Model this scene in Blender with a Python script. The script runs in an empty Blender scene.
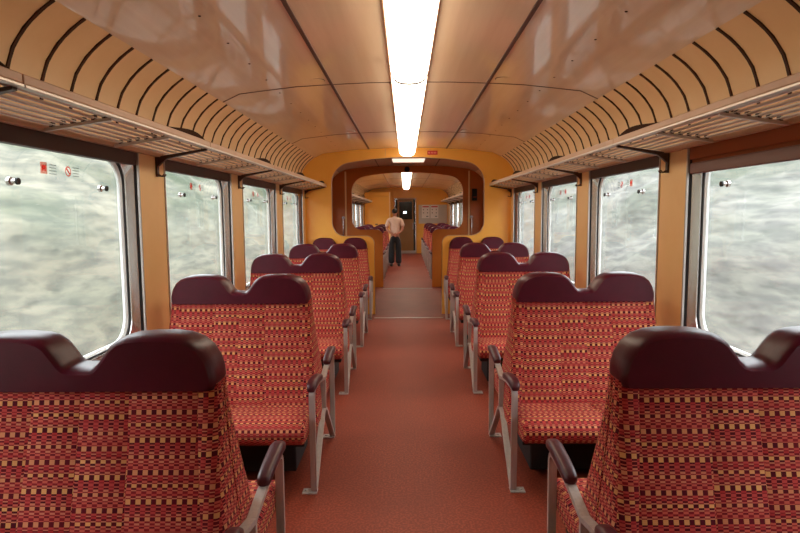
import bpy, bmesh, math, random
from mathutils import Vector, Matrix
random.seed(7)
scene = bpy.context.scene
COL = scene.collection
PI = math.pi

# ------------------------------------------------------------------ colours and materials
def lin(c):
    r = []
    for v in c[:3]:
        v /= 255.0
        r.append(v / 12.92 if v <= 0.04045 else ((v + 0.055) / 1.055) ** 2.4)
    return (r[0], r[1], r[2], 1.0)

class NT:
    def __init__(self, name):
        self.m = bpy.data.materials.new(name)
        self.m.use_nodes = True
        self.t = self.m.node_tree
        self.b = self.t.nodes['Principled BSDF']
    def n(self, kind, **kw):
        nd = self.t.nodes.new(kind)
        for k, v in kw.items():
            setattr(nd, k, v)
        return nd
    def l(self, a, b):
        self.t.links.new(a, b)
    def math(self, op, a, b=None, c=None):
        nd = self.n('ShaderNodeMath', operation=op)
        for i, v in enumerate((a, b, c)):
            if v is None: continue
            if isinstance(v, (int, float)): nd.inputs[i].default_value = v
            else: self.l(v, nd.inputs[i])
        return nd.outputs[0]
    def mix(self, fac, a, b, blend='MIX'):
        nd = self.n('ShaderNodeMix', data_type='RGBA', blend_type=blend)
        for i, v in ((0, fac), (6, a), (7, b)):
            if isinstance(v, (int, float)): nd.inputs[i].default_value = v
            elif isinstance(v, tuple): nd.inputs[i].default_value = v
            else: self.l(v, nd.inputs[i])
        return nd.outputs[2]

def mat(name, col, rough=0.5, metal=0.0, spec=0.5, col2=None, scale=(8, 8, 8), amount=1.0, bump=0.0, bscale=200, coat=0.0, coat_rough=0.15):
    q = NT(name)
    q.b.inputs['Roughness'].default_value = rough
    q.b.inputs['Metallic'].default_value = metal
    q.b.inputs['Specular IOR Level'].default_value = spec
    q.b.inputs['Coat Weight'].default_value = coat
    q.b.inputs['Coat Roughness'].default_value = coat_rough
    q.b.inputs['Base Color'].default_value = lin(col)
    tc = q.n('ShaderNodeTexCoord')
    if col2:
        mp = q.n('ShaderNodeMapping'); mp.inputs['Scale'].default_value = scale
        q.l(tc.outputs['Object'], mp.inputs[0])
        nz = q.n('ShaderNodeTexNoise'); nz.inputs['Scale'].default_value = 1; nz.inputs['Detail'].default_value = 5
        nz.inputs['Roughness'].default_value = 0.62
        q.l(mp.outputs[0], nz.inputs['Vector'])
        rp = q.n('ShaderNodeMapRange'); rp.inputs[1].default_value = 0.3; rp.inputs[2].default_value = 0.7
        rp.inputs[4].default_value = amount
        q.l(nz.outputs['Fac'], rp.inputs[0])
        q.l(q.mix(rp.outputs[0], lin(col), lin(col2)), q.b.inputs['Base Color'])
    if bump:
        n2 = q.n('ShaderNodeTexNoise'); n2.inputs['Scale'].default_value = bscale; n2.inputs['Detail'].default_value = 2
        q.l(tc.outputs['Object'], n2.inputs['Vector'])
        bp = q.n('ShaderNodeBump'); bp.inputs['Strength'].default_value = bump; bp.inputs['Distance'].default_value = 0.002
        q.l(n2.outputs['Fac'], bp.inputs['Height'])
        q.l(bp.outputs[0], q.b.inputs['Normal'])
    return q.m

def fabric_mat():
    q = NT('woven_check_fabric')
    q.b.inputs['Roughness'].default_value = 0.85
    q.b.inputs['Specular IOR Level'].default_value = 0.2
    uv = q.n('ShaderNodeUVMap'); uv.uv_map = 'UVMap'
    sp = q.n('ShaderNodeSeparateXYZ'); q.l(uv.outputs[0], sp.inputs[0])
    CW = 0.0152; P = 0.168
    ci = q.math('FLOOR', q.math('DIVIDE', sp.outputs[0], CW))
    t = q.math('FRACT', q.math('DIVIDE', sp.outputs[1], P))
    rnd = random.Random(11)
    lights = [(222, 160, 98), (214, 142, 98), (204, 94, 78), (194, 72, 66), (182, 54, 53), (208, 126, 98)]
    darks = [(76, 8, 24), (98, 14, 28), (130, 28, 36), (92, 12, 22)]
    rows = []; tot = 0; k = 0
    pat = ['b', 't', 's', 's', 't', 'm', 't', 's', 'B', 't', 's', 's', 'm', 't', 's', 'b', 't', 's', 's', 't', 's', 'B', 't', 'm', 's', 't', 's', 's']
    H = dict(t=0.0030, s=0.0052, m=0.0068, b=0.0095, B=0.0130)
    for k, p in enumerate(pat):
        if p in 'bB': L, D = rnd.choice(lights[:2]), darks[0]
        elif p == 't': L, D = rnd.choice([lights[5], lights[2]]), (136, 34, 38)
        else: L, D = rnd.choice(lights[2:]), rnd.choice(darks[:3])
        rows.append((H[p], L, D, k % 2)); tot += H[p]
    def ramp(idx):
        cr = q.n('ShaderNodeValToRGB'); cr.color_ramp.interpolation = 'CONSTANT'
        e = cr.color_ramp.elements; acc = 0
        for i, r in enumerate(rows):
            el = e[i] if i < 2 else e.new(acc)
            el.position = acc
            el.color = (r[3],) * 3 + (1,) if idx == 3 else lin(r[idx])
            acc += r[0] / tot
        q.l(t, cr.inputs[0])
        return cr.outputs[0]
    par = q.math('MODULO', q.math('ADD', q.math('ADD', ci, 10000.0), ramp(3)), 2.0)
    par = q.math('GREATER_THAN', par, 0.5)
    c = q.mix(par, ramp(1), ramp(2))
    wn = q.n('ShaderNodeTexNoise'); wn.inputs['Scale'].default_value = 6
    q.l(uv.outputs[0], wn.inputs['Vector'])
    f = q.n('ShaderNodeMapRange'); f.inputs[1].default_value = 0.35; f.inputs[2].default_value = 0.65; f.inputs[4].default_value = 0.5
    q.l(wn.outputs[0], f.inputs[0])
    c = q.mix(f.outputs[0], c, q.mix(0.5, c, lin((150, 30, 36))))
    q.l(c, q.b.inputs['Base Color'])
    n2 = q.n('ShaderNodeTexNoise'); n2.inputs['Scale'].default_value = 900
    q.l(uv.outputs[0], n2.inputs['Vector'])
    bp = q.n('ShaderNodeBump'); bp.inputs['Strength'].default_value = 0.25; bp.inputs['Distance'].default_value = 0.001
    q.l(n2.outputs[0], bp.inputs['Height']); q.l(bp.outputs[0], q.b.inputs['Normal'])
    return q.m

def floor_mat():
    q = NT('red_rubber_floor')
    q.b.inputs['Roughness'].default_value = 0.5
    q.b.inputs['Specular IOR Level'].default_value = 0.35
    tc = q.n('ShaderNodeTexCoord')
    a = q.n('ShaderNodeTexNoise'); a.inputs['Scale'].default_value = 85; a.inputs['Detail'].default_value = 3
    b = q.n('ShaderNodeTexNoise'); b.inputs['Scale'].default_value = 1.6; b.inputs['Detail'].default_value = 4
    q.l(tc.outputs['Object'], a.inputs['Vector']); q.l(tc.outputs['Object'], b.inputs['Vector'])
    ra = q.n('ShaderNodeMapRange'); ra.inputs[1].default_value = 0.46; ra.inputs[2].default_value = 0.58; q.l(a.outputs[0], ra.inputs[0])
    rb = q.n('ShaderNodeMapRange'); rb.inputs[1].default_value = 0.35; rb.inputs[2].default_value = 0.65; rb.inputs[4].default_value = 0.45; q.l(b.outputs[0], rb.inputs[0])
    c = q.mix(ra.outputs[0], lin(FLOOR_A), lin(FLOOR_B))
    c = q.mix(rb.outputs[0], c, lin(FLOOR_C))
    q.l(c, q.b.inputs['Base Color'])
    return q.m

def glass_mat():
    q = NT('clear_window_glass')
    t = q.t; out = t.nodes['Material Output']; t.nodes.remove(q.b)
    tr = q.n('ShaderNodeBsdfTransparent'); tr.inputs[0].default_value = (0.97, 0.985, 0.98, 1)
    gl = q.n('ShaderNodeBsdfGlossy'); gl.inputs['Roughness'].default_value = 0.02
    lw = q.n('ShaderNodeLayerWeight'); lw.inputs[0].default_value = 0.5      # Schlick reflectance of a thin pane
    fo = q.math('MULTIPLY_ADD', q.math('POWER', lw.outputs['Facing'], 5.0), 0.5, 0.02)
    mx = q.n('ShaderNodeMixShader')
    q.l(fo, mx.inputs[0]); q.l(tr.outputs[0], mx.inputs[1]); q.l(gl.outputs[0], mx.inputs[2])
    q.l(mx.outputs[0], out.inputs[0])
    return q.m

def emit_mat(name, col, strength):
    q = NT(name)
    q.b.inputs['Base Color'].default_value = lin((240, 235, 225))
    q.b.inputs['Emission Color'].default_value = lin(col)
    q.b.inputs['Emission Strength'].default_value = strength
    q.b.inputs['Roughness'].default_value = 0.4
    return q.m

def hill_mat(name, rock, rock2, green, green_amt):
    q = NT(name)
    q.b.inputs['Roughness'].default_value = 0.95
    q.b.inputs['Specular IOR Level'].default_value = 0.1
    tc = q.n('ShaderNodeTexCoord')
    def noise(sc, det, mapscale, lo, hi, hiout=1.0):
        mp = q.n('ShaderNodeMapping'); mp.inputs['Scale'].default_value = mapscale
        mp.inputs['Rotation'].default_value = (0.2, 0, 0)
        q.l(tc.outputs['Object'], mp.inputs[0])
        nz = q.n('ShaderNodeTexNoise'); nz.inputs['Scale'].default_value = sc; nz.inputs['Detail'].default_value = det
        q.l(mp.outputs[0], nz.inputs['Vector'])
        mr = q.n('ShaderNodeMapRange'); mr.inputs[1].default_value = lo; mr.inputs[2].default_value = hi; mr.inputs[4].default_value = hiout
        q.l(nz.outputs[0], mr.inputs[0])
        return mr.outputs[0]
    c = q.mix(noise(3.6, 12, (1, 0.26, 1.6), 0.38, 0.62), lin(rock), lin(rock2))
    sz = q.n('ShaderNodeSeparateXYZ'); q.l(tc.outputs['Object'], sz.inputs[0])
    hz = q.n('ShaderNodeMapRange'); hz.inputs[1].default_value = 0.9; hz.inputs[2].default_value = 2.6; hz.inputs[3].default_value = 0.25; hz.inputs[4].default_value = 1.0
    q.l(sz.outputs[2], hz.inputs[0])
    c = q.mix(q.math('MULTIPLY', noise(0.75, 4, (1, 0.5, 1), 0.42, 0.62, green_amt), hz.outputs[0]), c, lin(green))
    c = q.mix(noise(4.5, 10, (1, 0.4, 1.5), 0.52, 0.72, 0.45), c, lin((64, 66, 62)))
    q.l(c, q.b.inputs['Base Color'])
    return q.m

FLOOR_A = (120, 46, 28); FLOOR_B = (150, 67, 44); FLOOR_C = (108, 41, 25)
M = {}
M['fabric'] = fabric_mat()
M['leather'] = mat('maroon_leather', (82, 13, 34), 0.36, spec=0.32, col2=(70, 10, 28), scale=(9, 9, 9), bump=0.12, bscale=260)
M['pad'] = mat('maroon_arm_pad', (66, 16, 26), 0.38, spec=0.5)
M['alu'] = mat('brushed_aluminium', (196, 188, 182), 0.42, 0.45, col2=(176, 168, 162), scale=(60, 60, 6))
M['chrome'] = mat('window_chrome', (205, 196, 194), 0.22, 0.9)
M['black'] = mat('black_under_frame', (16, 13, 13), 0.7)
M['rubber'] = mat('black_rubber_gasket', (26, 23, 23), 0.6)
M['white'] = mat('white_window_lip', (235, 235, 232), 0.4)
M['floor'] = floor_mat()
M['vest_floor'] = mat('worn_brown_floor', (136, 68, 52), 0.5, col2=(116, 58, 46), scale=(3, 3, 3))
M['wall'] = mat('tan_yellow_laminate', (242, 204, 146), 0.42, spec=0.4, col2=(236, 194, 132), scale=(3, 3, 3), coat=0.1)
M['yellow'] = mat('orange_yellow_laminate', (240, 174, 74), 0.4, spec=0.4, col2=(232, 164, 64), scale=(2, 2, 2), coat=0.1)
M['shaded_yellow'] = mat('shaded_yellow_laminate', (196, 108, 32), 0.42, spec=0.4, col2=(184, 98, 28), scale=(2, 2, 2))  # the yellow laminate again, with the vestibule's shade put into its colour
M['ceil'] = mat('beige_glossy_ceiling', (236, 212, 182), 0.3, spec=0.5, col2=(224, 196, 164), scale=(14, 0.7, 14), coat=0.8, coat_rough=0.06, bump=1.0, bscale=2.0)
M['cove'] = mat('tan_cove_panel', (238, 204, 156), 0.4, spec=0.4, col2=(232, 194, 144), scale=(4, 4, 4))
M['seam'] = mat('dark_brown_seam', (84, 54, 42), 0.55)
M['rib'] = mat('dark_brown_rib', (70, 44, 28), 0.7, spec=0.2)
M['gusset'] = mat('dark_brown_gusset', (58, 34, 20), 0.8, spec=0.1)
M['fascia'] = mat('pinkish_beige_fascia', (196, 156, 122), 0.4, col2=(182, 138, 104), scale=(3, 3, 3))
M['rod'] = mat('dull_steel_rod', (206, 196, 186), 0.34, 0.6)
M['bracket'] = mat('dark_bronze_bracket', (72, 48, 36), 0.45, 0.3)
M['header'] = mat('dark_brown_header', (70, 42, 34), 0.5)
M['bar'] = mat('brown_shade_bar', (108, 66, 54), 0.45)
M['shade'] = mat('rust_roller_shade', (150, 76, 26), 0.75, bump=0.1)
M['glass'] = glass_mat()
M['lamp'] = emit_mat('warm_lamp_diffuser', (255, 238, 212), 4.0)
M['vestlamp'] = emit_mat('vestibule_lamp_diffuser', (255, 236, 214), 0.7)
M['paneglow'] = emit_mat('painted_pane_glow', (225, 240, 255), 2.5)  # emissive paint for the bright spots in the far door's pane
M['red'] = mat('red_sign', (196, 34, 24), 0.5)
M['redink'] = mat('red_sticker', (224, 66, 58), 0.6)
M['pink'] = mat('pink_sticker', (236, 138, 124), 0.6)
def sticker_mat(name, col, clear):
    q = NT(name); out = q.t.nodes['Material Output']; q.t.nodes.remove(q.b)
    a = q.n('ShaderNodeBsdfTransparent'); a.inputs[0].default_value = lin(col)
    b = q.n('ShaderNodeBsdfDiffuse'); b.inputs[0].default_value = lin(col)
    mx = q.n('ShaderNodeMixShader'); mx.inputs[0].default_value = 1 - clear
    q.l(a.outputs[0], mx.inputs[1]); q.l(b.outputs[0], mx.inputs[2]); q.l(mx.outputs[0], out.inputs[0])
    return q.m
M['pinkfilm'] = sticker_mat('pink_window_film', (250, 206, 198), 0.8)
M['redfilm'] = sticker_mat('red_window_film', (250, 140, 130), 0.75)
M['greyfilm'] = sticker_mat('grey_window_print', (190, 196, 194), 0.6)
M['greyink'] = mat('grey_print', (120, 128, 126), 0.7)
M['paper'] = mat('white_paper', (232, 228, 226), 0.7)
M['board'] = mat('pale_grey_board', (196, 190, 184), 0.35)
M['doorleaf'] = mat('olive_tan_door', (152, 112, 62), 0.45, col2=(140, 102, 56), scale=(3, 3, 3))
M['dark'] = mat('dark_glass', (20, 24, 24), 0.15)
M['skin'] = mat('skin', (176, 118, 92), 0.55)
M['hair'] = mat('black_hair', (18, 14, 13), 0.6)
M['shirt'] = mat('pale_pink_shirt', (224, 196, 180), 0.8, col2=(212, 182, 166), scale=(14, 14, 14))
M['trousers'] = mat('black_trousers', (22, 19, 20), 0.8)
M['shoe'] = mat('black_shoes', (14, 12, 12), 0.4)
M['roof'] = mat('painted_coach_body', (150, 140, 130), 0.6)
M['ballast'] = mat('grey_ballast', (150, 146, 138), 0.95, col2=(118, 114, 108), scale=(6, 6, 6))
M['hill_l'] = hill_mat('left_cutting', (122, 118, 105), (98, 97, 89), (58, 69, 52), 0.8)
M['hill_r'] = hill_mat('right_cutting', (121, 118, 111), (97, 95, 92), (66, 75, 59), 0.65)

# ------------------------------------------------------------------ mesh helpers
def new_obj(name, bm, m, parent=None, smooth=None, loc=None):
    me = bpy.data.meshes.new(name)
    bmesh.ops.recalc_face_normals(bm, faces=bm.faces)
    bm.to_mesh(me); bm.free()
    me.materials.append(m)
    if smooth is not None:
        me.set_sharp_from_angle(angle=math.radians(smooth))
        for p in me.polygons: p.use_smooth = True
    o = bpy.data.objects.new(name, me)
    COL.objects.link(o)
    if parent: o.parent = parent
    if loc: o.location = loc
    return o

def inst(name, me, parent=None, loc=(0, 0, 0), rz=0):
    o = bpy.data.objects.new(name, me); COL.objects.link(o)
    o.parent = parent; o.location = loc; o.rotation_euler = (0, 0, rz)
    return o

def tag(o, label=None, cat=None, group=None, kind=None):
    if label: o['label'] = label
    if cat: o['category'] = cat
    if group: o['group'] = group
    if kind: o['kind'] = kind
    return o

def empty(name, loc):
    o = bpy.data.objects.new(name, None); COL.objects.link(o); o.location = loc
    o.empty_display_size = 0.1
    return o

def copy_tree(o, parent=None):
    c = o.copy(); COL.objects.link(c)
    if parent: c.parent = parent
    for ch in list(o.children): copy_tree(ch, c)
    return c

def box(bm, x0, x1, y0, y1, z0, z1, bev=0.0):
    g = bmesh.ops.create_cube(bm, size=1)
    for v in g['verts']:
        v.co = Vector(((x0 + x1) / 2 + v.co.x * (x1 - x0), (y0 + y1) / 2 + v.co.y * (y1 - y0), (z0 + z1) / 2 + v.co.z * (z1 - z0)))
    if bev:
        es = list({e for v in g['verts'] for e in v.link_edges})
        bmesh.ops.bevel(bm, geom=es, offset=bev, segments=2, affect='EDGES', profile=0.5)

def rings(bm, rs, cap0=True, cap1=True, closed=True):
    vs = [[bm.verts.new(p) for p in r] for r in rs]
    n = len(vs[0])
    for a, b in zip(vs, vs[1:]):
        for i in range(n if closed else n - 1):
            j = (i + 1) % n
            bm.faces.new((a[i], a[j], b[j], b[i]))
    if cap0: bm.faces.new(vs[0])
    if cap1: bm.faces.new(vs[-1])
    return vs

def tube(bm, pts, r, n=8):
    pts = [Vector(p) for p in pts]; rs = []
    for i, p in enumerate(pts):
        d = (pts[min(i + 1, len(pts) - 1)] - pts[max(i - 1, 0)]).normalized()
        up = Vector((0, 0, 1)) if abs(d.z) < 0.9 else Vector((1, 0, 0))
        a = d.cross(up).normalized(); b = a.cross(d)
        rr = r[i] if isinstance(r, (list, tuple)) else r
        rs.append([p + a * rr * math.cos(2 * PI * k / n) + b * rr * math.sin(2 * PI * k / n) for k in range(n)])
    rings(bm, rs)

def ribbon(bm, yz, x0, x1, th):
    """flat bar swept along a path in the Y-Z plane, x0..x1 wide, th thick"""
    pts = [Vector((0, p[0], p[1])) for p in yz]; rs = []
    for i, p in enumerate(pts):
        d = (pts[min(i + 1, len(pts) - 1)] - pts[max(i - 1, 0)]).normalized()
        nn = Vector((0, -d.z, d.y)) * th / 2
        a, b = p + nn, p - nn
        rs.append([Vector((x0, a.y, a.z)), Vector((x1, a.y, a.z)), Vector((x1, b.y, b.z)), Vector((x0, b.y, b.z))])
    rings(bm, rs)

def disc(bm, c, axis, r, h, n=16):
    c = Vector(c); ax = Vector(axis).normalized()
    tube(bm, [c, c + ax * h], r, n)

def uv_box(me, shift=None):
    uvl = me.uv_layers.new(name='UVMap')
    for p in me.polygons:
        n = p.normal; k = max(range(3), key=lambda i: abs(n[i]))
        for li in p.loop_indices:
            co = me.vertices[me.loops[li].vertex_index].co
            if k == 1: u, v = co.x, co.z
            elif k == 0: u, v = co.y * 1.0 + 0.3, co.z + 0.031
            else: u, v = co.x, co.y + 0.05
            if shift:
                du, dv = shift(p.center, k); u += du; v += dv
            uvl.data[li].uv = (u, v)

def smoothstep(a, b, x):
    t = min(1, max(0, (x - a) / (b - a))); return t * t * (3 - 2 * t)

def round_rect(y0, y1, z0, z1, r, n=7):
    pts = []
    for cy, cz, a0 in ((y1 - r, z1 - r, 0), (y0 + r, z1 - r, 90), (y0 + r, z0 + r, 180), (y1 - r, z0 + r, 270)):
        for k in range(n):
            a = math.radians(a0 + 90 * k / (n - 1))
            pts.append((cy + r * math.cos(a), cz + r * math.sin(a)))
    return pts

# ------------------------------------------------------------------ layout
PITCH = 1.727
P0 = 3.44                                  # centre of the first pillar in view
Y_PART, Y_PART2, Y_END = 8.66, 11.86, 21.9
Y_BACK = -0.7
WX = 1.53                                  # wall plane
ceil_prof = [(0, 2.475), (0.3, 2.472), (0.57, 2.462), (0.83, 2.448), (1.08, 2.42), (1.25, 2.40), (1.375, 2.342)]
cove_prof = [(1.375, 2.342), (1.44, 2.294), (1.495, 2.240), (1.545, 2.168), (1.575, 2.08), (1.58, 2.0), (1.565, 1.92), (1.535, 1.83)]

def prof_obj(name, prof, y0, y1, m, th=0.03, mirror=None):
    """extrude an (x,z) profile along Y as a shell with a little thickness outward/up"""
    bm = bmesh.new()
    if mirror is None:
        pts = [(-x, z) for x, z in reversed(prof)] + prof[1:]
    else:
        pts = [(mirror * x, z) for x, z in prof]
    inn = pts; outp = []
    for i, p in enumerate(pts):
        a, b = Vector(pts[max(0, i - 1)]), Vector(pts[min(len(pts) - 1, i + 1)])
        d = (b - a).normalized(); nn = Vector((-d.y, d.x))
        c = Vector((0, 1.5))
        if nn.dot(Vector(p) - c) < 0: nn = -nn
        outp.append(Vector(p) + nn * th)
    loop = list(inn) + [(q[0], q[1]) for q in reversed(outp)]
    rings(bm, [[Vector((x, y0, z)) for x, z in loop], [Vector((x, y1, z)) for x, z in loop]])
    return new_obj(name, bm, m, smooth=35)

# floor
bm = bmesh.new(); box(bm, -1.62, 1.62, Y_BACK, 8.33, -0.06, 0.0)
tag(new_obj('floor', bm, M['floor']), kind='structure')
bm = bmesh.new(); box(bm, -1.62, 1.62, 8.33, 11.62, -0.06, 0.0)
tag(new_obj('floor', bm, M['vest_floor']), kind='structure')
bm = bmesh.new(); box(bm, -1.62, 1.62, 11.62, Y_END, -0.06, 0.0)
tag(new_obj('floor', bm, M['floor']), kind='structure')
for i, y in enumerate((8.33, 11.62)):
    bm = bmesh.new(); box(bm, -0.5, 0.5, y - 0.02, y + 0.02, -0.001, 0.006)
    tag(new_obj('trim_%d' % (i + 1), bm, M['alu']), 'metal threshold strip across the aisle floor', kind='structure')

# ceiling with its seams
ceil = prof_obj('ceiling', ceil_prof, Y_BACK, Y_END, M['ceil'])
tag(ceil, kind='structure')
def zc(x):
    x = abs(x)
    pr = ceil_prof + cove_prof[1:]
    for a, b in zip(pr, pr[1:]):
        if a[0] <= x <= b[0]: return a[1] + (b[1] - a[1]) * (x - a[0]) / (b[0] - a[0])
    return pr[-1][1]
for s in (-1, 1):
    for y0, y1 in ((Y_BACK, Y_PART), (Y_PART + 0.04, Y_PART2), (Y_PART2 + 0.04, Y_END)):
        bm = bmesh.new(); box(bm, s * 0.57 - 0.011, s * 0.57 + 0.011, y0, y1, zc(0.57) - 0.006, zc(0.57) + 0.004)
        new_obj('seam_strip', bm, M['seam'], ceil)
def cross_seam(y, prof, w=0.006, d=0.003):
    bm = bmesh.new()
    pts = [(-x, z) for x, z in reversed(prof)] + prof[1:]
    rings(bm, [[Vector((x, y - w, z - d)), Vector((x, y + w, z - d)), Vector((x, y + w, z + 0.01)), Vector((x, y - w, z + 0.01))] for x, z in pts])
    return new_obj('panel_joint', bm, M['seam'], ceil)
for y in (4.35, 6.94, 13.6, 16.2, 18.8): cross_seam(y, ceil_prof)
cross_seam(10.3, ceil_prof)
for s in (-1, 1):
    for (x, y) in ((0.83, 2.55), (0.66, 4.2), (0.66, 6.75)):
        bm = bmesh.new(); disc(bm, (s * x, y, zc(x) + 0.004), (0, 0, -1), 0.055, 0.0065, 24)
        new_obj('round_cover', bm, M['ceil'], ceil, smooth=30)
        bm = bmesh.new(); disc(bm, (s * x, y, zc(x) + 0.004), (0, 0, -1), 0.059, 0.0050, 24)
        new_obj('cover_rim', bm, M['seam'], ceil, smooth=30)
    bm = bmesh.new()
    for y in [1.9 + 0.43 * k for k in range(16)]:
        disc(bm, (s * 0.98, y, zc(0.98) + 0.004), (0, 0, -1), 0.007, 0.0065, 8)
    new_obj('screw_row', bm, M['rib'], ceil)

# coves with dark ribs
RP = PITCH / 8
tn = 3
for s in (-1, 1):
    for (y0, y1, ribs) in ((Y_BACK, Y_PART, True), (Y_PART, Y_PART2 + 0.04, False), (Y_PART2 + 0.04, Y_END, True)):
        cv = prof_obj('trim_%d' % tn, cove_prof, y0, y1, M['cove'], mirror=s); tn += 1
        tag(cv, kind='structure')
        if not ribs: continue
        bm = bmesh.new()
        prev = None; rs = []
        fine = []
        for a, b in zip(cove_prof[:5], cove_prof[1:6]):
            fine += [a, ((a[0] + b[0]) / 2 + 0.002, (a[1] + b[1]) / 2 + 0.001)]
        for x, z in fine + [cove_prof[5]]:
            d = Vector((0.012 * (1.0 if z < 2.3 else 0.9), 0.0))
            c = Vector((x, z)); nn = (Vector((0.9, 1.75)) - c).normalized()
            a = c + nn * 0.007; b = c - nn * 0.004
            rs.append([Vector((s * a.x, -0.0085, a.y)), Vector((s * a.x, 0.0085, a.y)), Vector((s * b.x, 0.0085, b.y)), Vector((s * b.x, -0.0085, b.y))])
        rings(bm, rs)
        me0 = None
        k = 0
        y = 3.58 - RP * 12
        if y0 > 5: y = y0 + 0.1
        while y < y1 - 0.05:
            if me0 is None:
                o = new_obj('rib', bm, M['rib'], cv, smooth=40); me0 = o.data; o.location.y = y
            else: inst('rib', me0, cv, (0, y, 0))
            y += RP

# walls with window openings
PW = 0.17
ZS, ZH = 0.755, 1.887
open1 = [(P0 + PITCH * k + PW, P0 + PITCH * (k + 1) - PW) for k in (-1, 0, 1, 2)]
open1.insert(0, (0.72, 1.54))  # unseen narrow opening added to brighten the nearest benches
Q0 = Y_PART2 + 0.06
open2 = [(Q0 + PITCH * k + PW + 0.0, Q0 + PITCH * (k + 1) - PW) for k in range(5)]
door_open = (10.15, 11.45)
def wall(name, s, y0, y1, opens, m, zs=ZS, zh=ZH):
    bm = bmesh.new()
    x0, x1 = (WX, WX + 0.09) if s > 0 else (-WX - 0.09, -WX)
    ys = [y0]
    for a, b in opens: ys += [a, b]
    ys.append(y1)
    box(bm, x0, x1, y0, y1, 0, zs); box(bm, x0, x1, y0, y1, zh, 1.96)
    for i in range(0, len(ys), 2): box(bm, x0, x1, ys[i], ys[i + 1], zs, zh)
    return tag(new_obj(name, bm, m), kind='structure')
for s, nm in ((-1, 'wall_left'), (1, 'wall_right')):
    wall(nm, s, Y_BACK, Y_PART, open1, M['wall'])
    wall(nm, s, Y_PART, Y_PART2, [door_open], M['shaded_yellow'], 0.95, 1.86)
    wall(nm, s, Y_PART2, Y_END, open2, M['wall'])
# outer skin: the coach roof outside
bm = bmesh.new()
box(bm, -1.75, 1.75, Y_BACK - 0.1, Y_END + 0.1, 2.62, 2.66)
for s in (-1, 1):
    a, b = sorted((s * 1.63, s * 1.75)); box(bm, a, b, Y_BACK - 0.1, Y_END + 0.1, 1.97, 2.62)
tag(new_obj('ceiling', bm, M['roof']), kind='structure')

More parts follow.
